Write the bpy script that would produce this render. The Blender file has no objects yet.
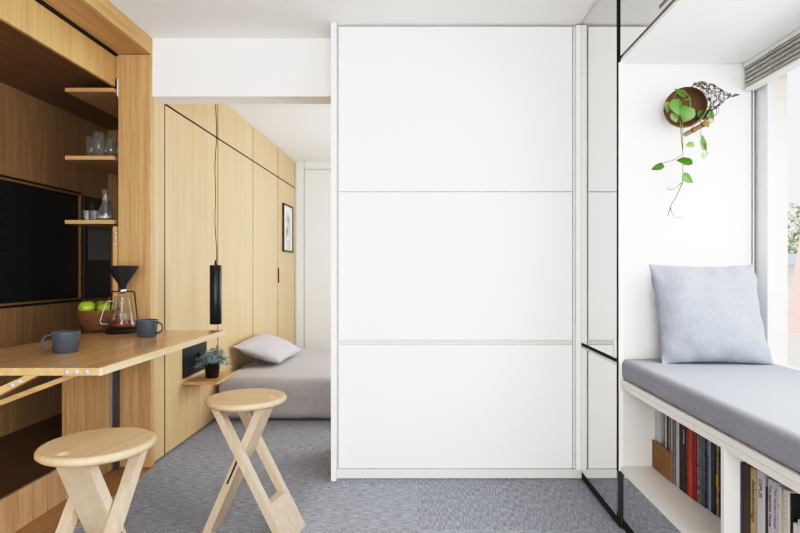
import bpy, bmesh, math, random
from mathutils import Vector, Matrix, noise
random.seed(7)
C = bpy.context.scene.collection
PI = math.pi
F = 550.0
def P(px, py, d): return Vector(((px-422)*d/F, d, 1.1-(py-270)*d/F))

# ------------------------------------------------------------------ materials
def lin(c):
    return tuple(((v/255)/12.92 if v/255 <= .04045 else ((v/255+.055)/1.055)**2.4) for v in c)+(1,)
class NT:
    def __init__(s, name):
        s.m = bpy.data.materials.new(name); s.m.use_nodes = True
        s.t = s.m.node_tree; s.b = s.t.nodes['Principled BSDF']; s.out = s.t.nodes['Material Output']
    def n(s, typ, **kw):
        o = s.t.nodes.new(typ)
        for k, v in kw.items():
            if k.startswith('i_'): o.inputs[k[2:]].default_value = v
            else: setattr(o, k, v)
        return o
    def l(s, a, b): s.t.links.new(a, b)
    def mix(s, fac, a, b, mode='MIX'):
        o = s.n('ShaderNodeMix', data_type='RGBA', blend_type=mode)
        for v, i in ((fac, 0), (a, 6), (b, 7)):
            if hasattr(v, 'is_linked'): s.l(v, o.inputs[i])
            else: o.inputs[i].default_value = v
        return o.outputs[2]
    def noise(s, scale, mp=None, detail=3, rough=.5, coord='Object'):
        tc = s.n('ShaderNodeTexCoord'); m = s.n('ShaderNodeMapping'); s.l(tc.outputs[coord], m.inputs[0])
        if mp: m.inputs['Scale'].default_value = mp
        o = s.n('ShaderNodeTexNoise', i_Scale=scale, i_Detail=detail, i_Roughness=rough); s.l(m.outputs[0], o.inputs[0])
        return o.outputs[0]
    def ramp(s, fac, stops):
        r = s.n('ShaderNodeValToRGB'); s.l(fac, r.inputs[0]); e = r.color_ramp.elements
        while len(e) < len(stops): e.new(.5)
        for q, (p, c) in zip(e, stops): q.position = p; q.color = c
        return r.outputs[0]
    def bump(s, h, strength, dist=.002):
        b = s.n('ShaderNodeBump', i_Strength=strength, i_Distance=dist); s.l(h, b.inputs['Height']); s.l(b.outputs[0], s.b.inputs['Normal'])
    def bc(s, v):
        if hasattr(v, 'is_linked'): s.l(v, s.b.inputs['Base Color'])
        else: s.b.inputs['Base Color'].default_value = v
        return s
    def set(s, **kw):
        for k, v in kw.items(): s.b.inputs[k.replace('_', ' ')].default_value = v
        return s
def plain(name, c, rough=.5, metal=0, var=.04, scale=30):
    t = NT(name); f = t.noise(scale)
    a = lin(c); d = tuple(x*(1-var*2) for x in a[:3])+(1,)
    t.bc(t.mix(f, d, a)); t.set(Roughness=rough, Metallic=metal); return t.m
def oak(name, light, dark, axis='Z', rough=.42, pore=.25, fine=1.0):
    def ds(c, k=.2):
        m = sum(c)/3; return tuple(v+(m-v)*k for v in c)
    light, dark = ds(light), ds(dark)
    t = NT(name); a = 'XYZ'.index(axis)
    def mp(k, g):
        v = [k*fine]*3; v[a] = g; return v
    n1 = t.noise(1, mp(55, 1.1), 4, .6); n2 = t.noise(1, mp(330, 5), 2, .6); n3 = t.noise(1, mp(5, .35), 2)
    c = t.ramp(n1, [(.33, lin(dark)), (.66, lin(light))])
    c = t.mix(t.ramp(n2, [(.42, (pore,)*3+(1,)), (.56, (0, 0, 0, 1))]), c, tuple(x*.55 for x in lin(dark)[:3])+(1,))
    c = t.mix(t.ramp(n3, [(.3, (.22,)*3+(1,)), (.7, (0, 0, 0, 1))]), c, lin(dark))
    t.bc(c); t.set(Roughness=rough); t.bump(n2, .08); return t.m
def fabric(name, c1, c2, rough=.95, sc=260):
    t = NT(name); n1 = t.noise(1, (sc, sc*.16, sc), 2, .7); n2 = t.noise(1, (sc*.16, sc, sc*.16), 2, .7); n3 = t.noise(4)
    c = t.mix(n1, lin(c1), lin(c2)); c = t.mix(.5, c, t.mix(n2, lin(c1), lin(c2))); c = t.mix(t.ramp(n3, [(.3, (0, 0, 0, 1)), (.8, (.25,)*3+(1,))]), c, lin(c2))
    n4 = t.noise(sc*.8, None, 2); c = t.mix(t.ramp(n4, [(.35, (0, 0, 0, 1)), (.7, (.55,)*3+(1,))]), c, lin(c2))
    t.bc(c); t.set(Roughness=rough); t.b.inputs['Sheen Weight'].default_value = .15; t.bump(n1, .25, .001); return t.m
def glass(name, tint=(1, 1, 1, 1), ior=1.45):
    t = NT(name); t.bc(tint); t.set(Roughness=0.0, IOR=ior); t.b.inputs['Transmission Weight'].default_value = 1; return t.m
def pane(name, refl=1.4):
    t = NT(name); f = t.n('ShaderNodeFresnel', i_IOR=refl); tr = t.n('ShaderNodeBsdfTransparent'); g = t.n('ShaderNodeBsdfGlossy', i_Roughness=.01)
    tr.inputs[0].default_value = (.97, .98, .98, 1)
    m = t.n('ShaderNodeMixShader'); t.l(f.outputs[0], m.inputs[0]); t.l(tr.outputs[0], m.inputs[1]); t.l(g.outputs[0], m.inputs[2]); t.l(m.outputs[0], t.out.inputs[0]); return t.m

def thin(name, dif=.5, k=1):
    t = NT(name); lw = t.n('ShaderNodeLayerWeight', i_Blend=.35); tr = t.n('ShaderNodeBsdfTransparent'); g = t.n('ShaderNodeBsdfGlossy', i_Roughness=.03); df = t.n('ShaderNodeBsdfDiffuse')
    tr.inputs[0].default_value = (.96, .97, .97, 1); df.inputs[0].default_value = (.8, .82, .82, 1)
    m0 = t.n('ShaderNodeMixShader'); m0.inputs[0].default_value = dif; t.l(g.outputs[0], m0.inputs[1]); t.l(df.outputs[0], m0.inputs[2])
    f = t.ramp(lw.outputs['Facing'], [(0, (.06*k,)*3+(1,)), (.5, (.2*k,)*3+(1,)), (1, (.62*k,)*3+(1,))])
    m = t.n('ShaderNodeMixShader'); t.l(f, m.inputs[0]); t.l(tr.outputs[0], m.inputs[1]); t.l(m0.outputs[0], m.inputs[2]); t.l(m.outputs[0], t.out.inputs[0]); return t.m
OAK_WALL = oak('oak_wall', (227, 194, 144), (211, 174, 122), 'Z', .4, .22)
OAK_COL = oak('oak_column', (214, 175, 122), (194, 152, 98), 'Z', .45, .4)
OAK_FASC = oak('oak_fascia', (225, 185, 125), (205, 160, 98), 'Z', .45, .2)
OAK_BEAM = oak('oak_beam', (222, 178, 118), (202, 154, 92), 'Y', .45, .25)
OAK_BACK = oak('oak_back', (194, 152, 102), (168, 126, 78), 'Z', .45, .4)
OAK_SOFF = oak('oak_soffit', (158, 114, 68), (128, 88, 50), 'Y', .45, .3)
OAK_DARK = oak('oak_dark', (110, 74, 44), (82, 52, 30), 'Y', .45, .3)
OAK_BASE = oak('oak_base', (206, 170, 122), (180, 140, 92), 'Z', .45, .35, .7)
OAK_TABLE = oak('oak_table', (218, 176, 124), (200, 155, 102), 'Y', .2, .15)
OAK_EDGE = oak('oak_edge', (240, 215, 170), (225, 192, 140), 'Y', .4, .1)
OAK_STRUT = oak('oak_strut', (222, 180, 122), (196, 150, 94), 'X', .4, .15)
OAK_SHELF = oak('oak_shelf', (222, 180, 122), (200, 154, 98), 'X', .4, .15)
OAK_FLOOR = oak('oak_floor', (186, 138, 82), (158, 110, 62), 'Y', .35, .25)
OAK_STOOL = oak('oak_stool', (214, 182, 144), (200, 165, 126), 'X', .38, .12)
OAK_LEG = oak('oak_leg', (206, 184, 157), (190, 166, 138), 'Z', .4, .1)
WOODBOWL = oak('turned_wood', (150, 104, 66), (118, 76, 44), 'X', .35, .2, .8)
BAMBOO = oak('bamboo', (196, 158, 104), (166, 122, 74), 'X', .45, .2, 2)
WHITE = plain('white_paint', (238, 238, 236), .6, var=.01)
CEIL = plain('ceiling_paint', (246, 246, 245), .8, var=.01)
LAM = plain('white_laminate', (243, 243, 242), .45, var=.008, scale=8)
LAM2 = plain('white_laminate_edge', (222, 222, 220), .5, var=.01)
GAPGREY = plain('gap_grey', (214, 214, 211), .6)
SHADOWGAP = plain('dark_gap', (28, 24, 20), .8)
BENCHW = plain('bench_board', (226, 224, 220), .45, var=.01)
BLACK = plain('black_metal', (24, 26, 30), .38, var=.1)
BLACKM = plain('black_matte', (30, 29, 28), .7, var=.1)
NAVY = plain('black_plate', (33, 35, 42), .5, var=.08)
SCREEN = plain('black_glass', (40, 43, 47), .25, var=.1)
OVENG = plain('oven_glass', (54, 57, 61), .3, var=.05)
OVENW = plain('oven_window', (128, 132, 136), .25, var=.05)
STEEL = plain('steel', (205, 206, 208), .4, .35)
ALU = plain('aluminium', (200, 200, 198), .4, .8)
DARKSTEEL = plain('post_steel', (120, 124, 130), .35, .8)
GOLDT = plain('timber_bead', (150, 118, 78), .5)
MUG = plain('mug_glaze', (82, 90, 101), .26, var=.08, scale=60)
CHROME = plain('chrome', (225, 225, 228), .08, 1)
APPLE = plain('green_apple', (160, 178, 60), .3, var=.12, scale=14)
STALK = plain('stalk', (80, 60, 35), .7)
LEATHER = plain('leather', (120, 50, 24), .6)
CARD = plain('kraft_card', (146, 112, 74), .8, var=.05)
PAPER = plain('paper', (226, 226, 224), .8, var=.03, scale=90)
PAGES = plain('book_pages', (214, 208, 196), .85, var=.05, scale=200)
TERRA = plain('planter_brown', (140, 108, 82), .7, var=.15)
WIRE = plain('wire', (84, 80, 76), .5, .5)
STEMG = plain('stem', (104, 122, 52), .6)
STEMB = plain('vine_brown', (96, 86, 44), .7)
LEAF = plain('pothos_leaf', (84, 124, 40), .4, var=.2, scale=25)
LEAFP = plain('pothos_leaf_pale', (160, 182, 120), .45, var=.15, scale=40)
SILVER = plain('silver_leaf', (178, 198, 196), .6, var=.2, scale=60)
SILVER2 = plain('silver_leaf_dark', (132, 154, 152), .6, var=.2, scale=60)
SOIL = plain('soil', (50, 38, 28), .9)
BLINDM = plain('blind_slat', (184, 183, 179), .45, var=.05)
BLINDW = plain('blind_rail', (222, 221, 216), .5)
FRAMEW = plain('window_frame', (222, 226, 230), .4, .0)
SEAL = plain('window_seal', (112, 116, 120), .5)
COFFEE = plain('coffee', (120, 40, 12), .4)
BED_M = fabric('bed_linen', (198, 195, 196), (164, 161, 164), sc=160)
PILLOW_M = fabric('pillow_linen', (204, 201, 203), (176, 173, 177), sc=180)
CUSH_M = fabric('cushion_fabric', (162, 165, 174), (124, 127, 136), sc=240)
THROW_M = fabric('throw_fabric', (172, 176, 186), (130, 135, 146), sc=150)
OUTLEAF = plain('tree_leaf', (176, 182, 152), .7, var=.2, scale=3)
OUTBARK = plain('bark', (150, 138, 120), .8)
OUTWALL = plain('render_wall', (226, 222, 214), .8)
OUTROOF = plain('grey_roof', (150, 158, 168), .6)
OUTGROUND = plain('outdoor_ground', (214, 210, 202), .9, var=.1, scale=1)
JUG = thin('jug_glass', .08, .4); TUMBLER = thin('tumbler_glass', .35, 1.5); WINGLASS = pane('window_glass', 1.25)
def _mirror():
    t = NT('mirror_tinted'); f = t.noise(2); t.bc(t.mix(f, (.78, .78, .775, 1), (.80, .80, .795, 1))); t.set(Metallic=1, Roughness=.03); return t.m
MIRROR = _mirror()
def _carpet():
    t = NT('carpet_tiles')
    tc = t.n('ShaderNodeTexCoord'); sp = t.n('ShaderNodeSeparateXYZ'); t.l(tc.outputs['Object'], sp.inputs[0])
    def cell(o, off):
        a = t.n('ShaderNodeMath', operation='ADD'); t.l(o, a.inputs[0]); a.inputs[1].default_value = off
        m = t.n('ShaderNodeMath', operation='DIVIDE'); t.l(a.outputs[0], m.inputs[0]); m.inputs[1].default_value = .5
        f = t.n('ShaderNodeMath', operation='FLOOR'); t.l(m.outputs[0], f.inputs[0]); return f.outputs[0]
    cb = t.n('ShaderNodeCombineXYZ'); t.l(cell(sp.outputs[0], .02), cb.inputs[0]); t.l(cell(sp.outputs[1], .17), cb.inputs[1])
    wn = t.n('ShaderNodeTexWhiteNoise', noise_dimensions='2D'); t.l(cb.outputs[0], wn.inputs[0])
    n1 = t.noise(1, (190, 22, 1), 4, .7); n2 = t.noise(1, (22, 190, 1), 4, .7); n3 = t.noise(900, None, 1)
    gt = t.n('ShaderNodeMath', operation='GREATER_THAN'); t.l(wn.outputs[0], gt.inputs[0]); gt.inputs[1].default_value = .35
    s = t.mix(gt.outputs[0], n1, n2)
    c = t.ramp(s, [(.3, lin((120, 124, 134))), (.5, lin((176, 181, 191))), (.7, lin((222, 226, 234)))])
    v = t.ramp(wn.outputs[0], [(0, (.88, .875, .865, 1)), (1, (1.0, 1.0, 1.0, 1))])
    c = t.mix(1.0, c, v, 'MULTIPLY')
    c = t.mix(t.ramp(n3, [(.45, (.35,)*3+(1,)), (.6, (0, 0, 0, 1))]), c, lin((80, 82, 92)))
    t.bc(c); t.set(Roughness=.98); t.bump(n3, .5, .004); return t.m
CARPET = _carpet()
def _brick():
    t = NT('pale_brick'); tc = t.n('ShaderNodeTexCoord'); sp = t.n('ShaderNodeSeparateXYZ'); cb = t.n('ShaderNodeCombineXYZ')
    t.l(tc.outputs['Object'], sp.inputs[0])
    ad = t.n('ShaderNodeMath', operation='ADD'); t.l(sp.outputs[0], ad.inputs[0]); t.l(sp.outputs[1], ad.inputs[1])
    t.l(ad.outputs[0], cb.inputs[0]); t.l(sp.outputs[2], cb.inputs[1])
    b = t.n('ShaderNodeTexBrick', i_Scale=1.0); t.l(cb.outputs[0], b.inputs[0])
    b.inputs['Color1'].default_value = lin((222, 204, 186)); b.inputs['Color2'].default_value = lin((228, 214, 200)); b.inputs['Mortar'].default_value = lin((196, 190, 182))
    b.inputs['Mortar Size'].default_value = .005; b.inputs['Brick Width'].default_value = .24; b.inputs['Row Height'].default_value = .083
    n = t.noise(60); t.bc(t.mix(n, b.outputs[0], lin((232, 222, 212)))); t.set(Roughness=.9); t.bump(b.outputs[1], -.3, .004); return t.m
BRICK = _brick()
def _tile():
    t = NT('red_roof_tiles'); tc = t.n('ShaderNodeTexCoord')
    b = t.n('ShaderNodeTexBrick', i_Scale=1.0); mp = t.n('ShaderNodeMapping'); mp.inputs['Scale'].default_value = (4, 4, 4); t.l(tc.outputs['Object'], mp.inputs[0]); t.l(mp.outputs[0], b.inputs[0])
    b.inputs['Color1'].default_value = lin((214, 168, 160)); b.inputs['Color2'].default_value = lin((206, 158, 150)); b.inputs['Mortar'].default_value = lin((186, 146, 138))
    b.inputs['Brick Width'].default_value = .3; b.inputs['Row Height'].default_value = .25; b.inputs['Mortar Size'].default_value = .02
    t.bc(b.outputs[0]); t.set(Roughness=.8); return t.m
ROOFTILE = _tile()

# ------------------------------------------------------------------ mesh helpers
OFF = {}
class MB:
    def __init__(s): s.bm = bmesh.new()
    def box(s, x0, x1, y0, y1, z0, z1, bev=0.0, seg=2):
        r = bmesh.ops.create_cube(s.bm, size=1); v = r['verts']
        for p in v:
            p.co = Vector((x0 if p.co.x < 0 else x1, y0 if p.co.y < 0 else y1, z0 if p.co.z < 0 else z1))
        if bev:
            e = list({e for p in v for e in p.link_edges})
            bmesh.ops.bevel(s.bm, geom=e, offset=bev, segments=seg, affect='EDGES', profile=.5)
        return s
    def prism(s, pts, vec):
        vec = Vector(vec); n = len(pts)
        a = [s.bm.verts.new(Vector(p)) for p in pts]; b = [s.bm.verts.new(Vector(p)+vec) for p in pts]
        s.bm.faces.new(a); s.bm.faces.new(b[::-1])
        for i in range(n): s.bm.faces.new((a[i], b[i], b[(i+1) % n], a[(i+1) % n]))
        return s
    def ring(s, c, u, v, r, n): return [s.bm.verts.new(c+u*(r*math.cos(2*PI*i/n))+v*(r*math.sin(2*PI*i/n))) for i in range(n)]
    def tube(s, pts, r, n=8, caps=True):
        pts = [Vector(p) for p in pts]; rs = r if isinstance(r, (list, tuple)) else [r]*len(pts); prev = None; u = None
        for i, p in enumerate(pts):
            t = (pts[min(i+1, len(pts)-1)]-pts[max(i-1, 0)])
            if t.length < 1e-9: t = Vector((0, 0, 1))
            t.normalize()
            if u is None:
                u = t.cross(Vector((0, 0, 1)));
                if u.length < .05: u = t.cross(Vector((1, 0, 0)))
            u = (u-t*u.dot(t)).normalized(); w = t.cross(u)
            ring = s.ring(p, u, w, rs[i], n)
            if prev:
                for k in range(n):
                    f = s.bm.faces.new((prev[k], prev[(k+1) % n], ring[(k+1) % n], ring[k])); f.smooth = True
            elif caps: s.bm.faces.new(ring[::-1])
            prev = ring
        if caps: s.bm.faces.new(prev)
        return s
    def lathe(s, prof, c, n=32, axis=(0, 0, 1), smooth=True):
        ax = Vector(axis).normalized(); u = ax.orthogonal().normalized()
        if abs(ax.z) > .99: u = Vector((1, 0, 0))
        w = ax.cross(u); c = Vector(c); prev = None
        for (r, z) in prof:
            q = c+ax*z
            cur = [s.bm.verts.new(q)] if r < 1e-6 else s.ring(q, u, w, r, n)
            if prev:
                for k in range(n):
                    a, b = prev[k % len(prev)], prev[(k+1) % len(prev)]; d, e = cur[k % len(cur)], cur[(k+1) % len(cur)]
                    vs = []
                    for x in (a, b, e, d):
                        if x not in vs: vs.append(x)
                    if len(vs) > 2: f = s.bm.faces.new(vs); f.smooth = smooth
            prev = cur
        return s
    def rbox(s, x0, x1, y0, y1, z0, z1, r, cuts=20, amp=0, freq=6):
        q = bmesh.new(); bmesh.ops.create_cube(q, size=1); bmesh.ops.subdivide_edges(q, edges=q.edges[:], cuts=cuts, use_grid_fill=True)
        lo = Vector((x0, y0, z0)); hi = Vector((x1, y1, z1)); m = {}
        def warp(t, a, b):   # cluster samples near the ends
            k = (t+.5)
            L = b-a; e = min(.45, 1.5*r/L)
            if k < .25: return a+L*e*(k/.25)
            if k > .75: return b-L*e*((1-k)/.25)
            return a+L*(e+(1-2*e)*((k-.25)/.5))
        for v in q.verts:
            p = Vector([warp(v.co[i], lo[i], hi[i]) for i in range(3)])
            cl = Vector([min(max(p[i], lo[i]+r), hi[i]-r) for i in range(3)]); d = p-cl
            if d.length > 1e-9: p = cl+d.normalized()*r
            if amp: p += d.normalized()*amp*noise.noise(p*freq) if d.length > 1e-9 else Vector((0, 0, amp*noise.noise(p*freq)))
            m[v] = s.bm.verts.new(p)
        for f in q.faces: g = s.bm.faces.new([m[v] for v in f.verts]); g.smooth = True
        q.free(); return s
    def ball(s, c, r, sx=1, sy=1, sz=1, sub=3):
        o = bmesh.ops.create_icosphere(s.bm, subdivisions=sub, radius=r)
        for v in o['verts']: v.co = Vector((v.co.x*sx, v.co.y*sy, v.co.z*sz))+Vector(c)
        for f in {f for v in o['verts'] for f in v.link_faces}: f.smooth = True
        return s
    def build(s, name, mat, parent=None, smooth=False):
        off = OFF.get(parent.as_pointer(), Vector()) if parent else Vector()
        bmesh.ops.recalc_face_normals(s.bm, faces=s.bm.faces[:])
        for v in s.bm.verts: v.co -= off
        if smooth:
            for f in s.bm.faces: f.smooth = True
        me = bpy.data.meshes.new(name); s.bm.to_mesh(me); s.bm.free(); me.materials.append(mat)
        o = bpy.data.objects.new(name, me); C.objects.link(o)
        if parent: o.parent = parent
        OFF[o.as_pointer()] = off; return o
def tag(o, label, cat, group=None, kind=None):
    o['label'] = label; o['category'] = cat
    if group: o['group'] = group
    if kind: o['kind'] = kind
    return o
def thing(name, label, cat, loc=(0, 0, 0), group=None, local=False, rz=0):
    o = bpy.data.objects.new(name, None); C.objects.link(o); o.location = loc; o.rotation_euler.z = rz; o.empty_display_size = .05
    OFF[o.as_pointer()] = Vector() if local else Vector(loc)
    return tag(o, label, cat, group)
def struct(name, mb, mat, parent=None):
    o = mb.build(name, mat, parent)
    if not parent: o['kind'] = 'structure'
    return o
def box(name, mat, parent, *a, **k): return MB().box(*a, **k).build(name, mat, parent)
def copy_tree(o, parent=None):
    c = o.copy(); C.objects.link(c)
    if parent: c.parent = parent
    for ch in list(o.children): copy_tree(ch, c)
    return c
def cushion(c00, c10, c11, c01, T, nrm, n=36, pinch=.06, wr=.006, seed=0, fq=7):
    """pillow over four corner points: bilinear base, puffed both sides"""
    mb = MB(); c00, c10, c11, c01, nrm = map(Vector, (c00, c10, c11, c01, nrm)); nrm.normalize(); grid = {}
    for side in (1, -1):
        for i in range(n+1):
            for j in range(n+1):
                edge = i in (0, n) or j in (0, n)
                if side < 0 and edge: grid[side, i, j] = grid[1, i, j]; continue
                u = -math.cos(PI*i/n); v = -math.cos(PI*j/n)
                uu = u*(1-pinch*(1-v*v)); vv = v*(1-pinch*(1-u*u))
                a, b = (uu+1)/2, (vv+1)/2
                p = c00*(1-a)*(1-b)+c10*a*(1-b)+c11*a*b+c01*(1-a)*b
                h = T*((1-abs(u)**2.6)*(1-abs(v)**2.6))**.55
                q = p*fq+Vector((seed, seed, seed))
                h += 0 if edge else (wr*noise.noise(q)+wr*.6*noise.noise(q*2.7))*(1-.5*(1-abs(u))*(1-abs(v)))
                e = max(abs(u), abs(v))
                h += 0 if edge else wr*.7*math.sin(14*(u if abs(v) > abs(u) else v)+seed)*max(0, e-.6)
                grid[side, i, j] = mb.bm.verts.new(p+nrm*(side*max(h, .001 if not edge else 0)))
        for i in range(n):
            for j in range(n):
                vs = [grid[side, i, j], grid[side, i+1, j], grid[side, i+1, j+1], grid[side, i, j+1]]
                f = mb.bm.faces.new(vs if side > 0 else vs[::-1]); f.smooth = True
    return mb
def leaf_blade(mb, base, d, up, L, W, heart=True, fold=.15, curl=.2):
    d = Vector(d).normalized(); up = Vector(up); s = d.cross(up)
    if s.length < .01: s = d.orthogonal()
    s.normalize(); up = s.cross(d).normalized(); base = Vector(base); rows = []
    pr = [(0, .05), (.08, .62), (.22, .95), (.4, 1), (.6, .8), (.8, .42), (1, 0)] if heart else [(0, .2), (.3, .8), (.6, 1), (.85, .6), (1, 0)]
    for t, w in pr:
        c = base+d*(L*t)-up*(curl*L*t*t)
        k = -.1*L if heart and 0 < t < .1 else 0
        rows.append((mb.bm.verts.new(c+s*(W/2*w)+up*(fold*W*w)+d*k), mb.bm.verts.new(c), mb.bm.verts.new(c-s*(W/2*w)+up*(fold*W*w)+d*k)))
    for a, b in zip(rows, rows[1:]):
        for i in (0, 1):
            f = mb.bm.faces.new((a[i], a[i+1], b[i+1], b[i])); f.smooth = True

# ------------------------------------------------------------------ room shell
CZ = 2.39
struct('floor', MB().box(-1.5, 1.6, -2.2, 6.6, -.1, 0).box(-2.45, -1.5, 3.1, 6.6, -.1, 0), CARPET)
struct('floor_timber', MB().box(-2.45, -1.5, -2.2, 3.1, -.1, .002), OAK_FLOOR)
struct('ceiling', MB().box(-2.6, 1.75, -2.3, 6.7, CZ, CZ+.15), CEIL)
struct('wall_left', MB().box(-2.6, -2.45, -2.3, 6.7, -.1, CZ), WHITE)
struct('wall_back', MB().box(-2.45, 1.75, 6.6, 6.75, -.1, CZ), WHITE)
wr = MB()                                                             # right wall with its window opening
wr.box(1.46, 1.6, -2.2, 2.31, -.1, .62); wr.box(1.46, 1.6, -2.2, 2.31, 1.99, CZ); wr.box(1.46, 1.6, -2.2, .1, .62, 1.99); wr.box(1.46, 1.53, 2.5, 6.6, -.1, CZ)
struct('wall_right', wr, WHITE)
wf = MB()                                                             # wall behind the viewer, with an unseen opening added for the fill light
wf.box(-2.45, 1.46, -2.3, -2.2, -.1, .3); wf.box(-2.45, 1.46, -2.3, -2.2, 2.25, CZ); wf.box(-2.45, -1.75, -2.3, -2.2, .3, 2.25); wf.box(1.3, 1.46, -2.3, -2.2, .3, 2.25)
struct('wall_front', wf, WHITE)
struct('trim_1', MB().box(-1.70, -.475, 3.065, 3.21, 2.068, CZ), CEIL)    # bulkhead over the opening
struct('wall_partition', MB().box(.86, 1.46, 2.365, 2.5, 0, CZ), WHITE)   # end wall of the window alcove
struct('wall_partition_rear', MB().box(.8625, .95, 2.5, 6.6, 0, CZ), WHITE)
struct('ceiling_alcove', MB().box(.846, 1.46, .1, 2.362, 1.985, 2.0), WHITE)
struct('wall_bulkhead', MB().box(.87, 1.46, .1, 2.362, 2.0, CZ), WHITE)
struct('wall_alcove', MB().box(.862, 1.46, -.05, .1, 0, CZ), WHITE)
# window on the right
wn = MB(); wn.box(1.436, 1.462, 2.285, 2.362, .62, 1.985, .003); wn.box(1.425, 1.46, .1, 2.285, .66, .72); wn.box(1.436, 1.46, .1, .15, .72, 1.985); wn.box(1.436, 1.46, .15, 2.285, 1.93, 1.985)
win = struct('window_1', wn, FRAMEW)
sl = MB(); sl.box(1.416, 1.420, 2.361, 2.3645, .72, 1.98); sl.box(1.429, 1.433, 2.361, 2.3645, .72, 1.98); sl.build('window_seal', SEAL, win)
gl = MB(); gl.bm.faces.new([gl.bm.verts.new(q) for q in ((1.45, .15, .72), (1.45, .15, 1.93), (1.45, 2.285, 1.93), (1.45, 2.285, .72))])
glo = gl.build('window_glass', WINGLASS, win)
if glo.data.polygons[0].normal.x > 0: glo.data.flip_normals()
struct('pillar_outside', MB().box(1.463, 1.536, 2.312, 2.9, -4, 4), BRICK)
# bedroom end: white built-in panels
bd = struct('door_1', MB().box(-1.405, -.42, 6.575, 6.6, .02, 2.30, .003), WHITE)
struct('trim_2', MB().box(-1.515, -1.415, 6.58, 6.6, 0, CZ), WHITE); struct('trim_3', MB().box(-1.405, .84, 6.58, 6.6, 2.308, CZ), WHITE)

# ------------------------------------------------------------------ oak kitchen alcove
K = thing('kitchen_alcove', 'oak veneer kitchen alcove with deep open recess behind the table', 'kitchen cabinet', (-2.0, 1.5, 0))
XF, XB = -1.70, -2.35
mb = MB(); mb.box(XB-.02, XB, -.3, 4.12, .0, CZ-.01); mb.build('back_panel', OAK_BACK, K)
box('base_panel', OAK_BASE, K, XF-.018, XF, -.3, 3.05, .003, .168, bev=.002)
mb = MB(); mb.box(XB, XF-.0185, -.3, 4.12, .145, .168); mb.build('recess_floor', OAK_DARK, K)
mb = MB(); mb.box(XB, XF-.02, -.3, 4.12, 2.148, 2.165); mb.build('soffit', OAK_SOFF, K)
box('fascia', OAK_FASC, K, XF-.02, XF, -.3, 3.05, 2.117, 2.285, bev=.002)
box('track', SHADOWGAP, K, XF-.02, XF+.012, -.3, 3.05, 2.287, 2.35)
box('top_beam', OAK_BEAM, K, XF+.013, -1.5, -.3, 3.063, 2.297, CZ-.002, bev=.002)
box('end_panel', OAK_COL, K, -1.685, -1.502, 3.05, 3.09, .004, 2.292, bev=.002)
box('infill_panel', OAK_COL, K, -1.745, -1.6855, 3.055, 3.075, 2.166, CZ-.003)
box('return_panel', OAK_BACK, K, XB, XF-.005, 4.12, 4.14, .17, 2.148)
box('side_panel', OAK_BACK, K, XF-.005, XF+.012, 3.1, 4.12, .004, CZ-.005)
box('pilaster', OAK_COL, K, -1.96, -1.709, 2.992, 3.03, .169, .70, bev=.002)
# switch upright beside the column
SW = thing('switch_post', 'slim oak upright with three grey buttons beside the coffee maker', 'switch panel', (-1.70, 3.06, .775))
box('upright', OAK_FASC, SW, -1.7185, -1.6925, 3.056, 3.08, .775, 1.343, bev=.001)
for z in (1.308, 1.275, 1.243): MB().lathe([(0, 0), (.007, 0), (.007, .004), (0, .004)], (-1.7055, 3.056, z), 14, (0, -1, 0)).build('button', STEEL, SW)
# screen and oven in the back wall
TV = thing('television', 'large black glossy screen set in the oak recess wall', 'television', (XB, 3.0, .89))
box('screen', SCREEN, TV, XB, XB+.012, 2.1, 3.735, .925, 1.592, bev=.002)
mb = MB(); y0, y1, z0, z1 = 2.07, 3.765, .90, 1.615
for a in ((y0, y1, z1-.012, z1), (y0, y1, z0, z0+.012), (y1-.014, y1, z0+.012, z1-.012)): mb.box(XB, XB+.022, a[0], a[1], a[2], a[3])
mb.build('frame', GOLDT, TV)
box('shadow_line', SHADOWGAP, TV, XB, XB+.006, 2.07, 3.782, .885, 1.632)
OV = thing('oven', 'dark grey built-in oven beside the black screen', 'oven', (XB, 3.96, .9))
box('control_panel', OVENG, OV, XB, XB+.018, 3.79, 4.115, 1.47, 1.615, bev=.002)
dr = box('door', OVENG, OV, XB, XB+.022, 3.79, 4.115, 1.125, 1.465, bev=.002)
box('glass', OVENW, dr, XB+.022, XB+.024, 3.84, 4.11, 1.17, 1.39)
mb = MB().tube([(XB+.05, 3.82, 1.44), (XB+.05, 4.1, 1.44)], .008); mb.tube([(XB+.02, 3.84, 1.44), (XB+.05, 3.84, 1.44)], .005); mb.tube([(XB+.02, 4.08, 1.44), (XB+.05, 4.08, 1.44)], .005); mb.build('handle', BLACK, dr)
box('warming_drawer', OVENG, OV, XB, XB+.02, 3.79, 4.115, .90, 1.118, bev=.002)
box('display', plain('display_grey', (120, 112, 108), .3), OV, XB+.018, XB+.0195, 3.86, 3.91, 1.53, 1.572)
# three open shelves carried by the side panel
shl = ['oak shelf highest of three, empty, under the kitchen soffit', 'middle oak shelf carrying the clear tumblers', 'lowest oak shelf carrying the glass carafe']
for k, zt in enumerate((2.108, 1.732, 1.377)):
    S = thing('wall_shelf', shl[k], 'shelf', (-1.84, 3.04, zt-.022), 'oak shelves in the kitchen alcove')
    box('board', OAK_SHELF, S, -1.975, -1.7055, 3.095, 4.118, zt-.022, zt, bev=.0015)
    box('board_nosing', OAK_SHELF, S, -1.975, -1.7055, 3.04, 3.0945, zt-.022, zt, bev=.0015)
    box('bracket', BLACK, S, -1.82, -1.7055, 3.3, 3.33, zt-.047, zt-.0225, bev=.002)

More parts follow.
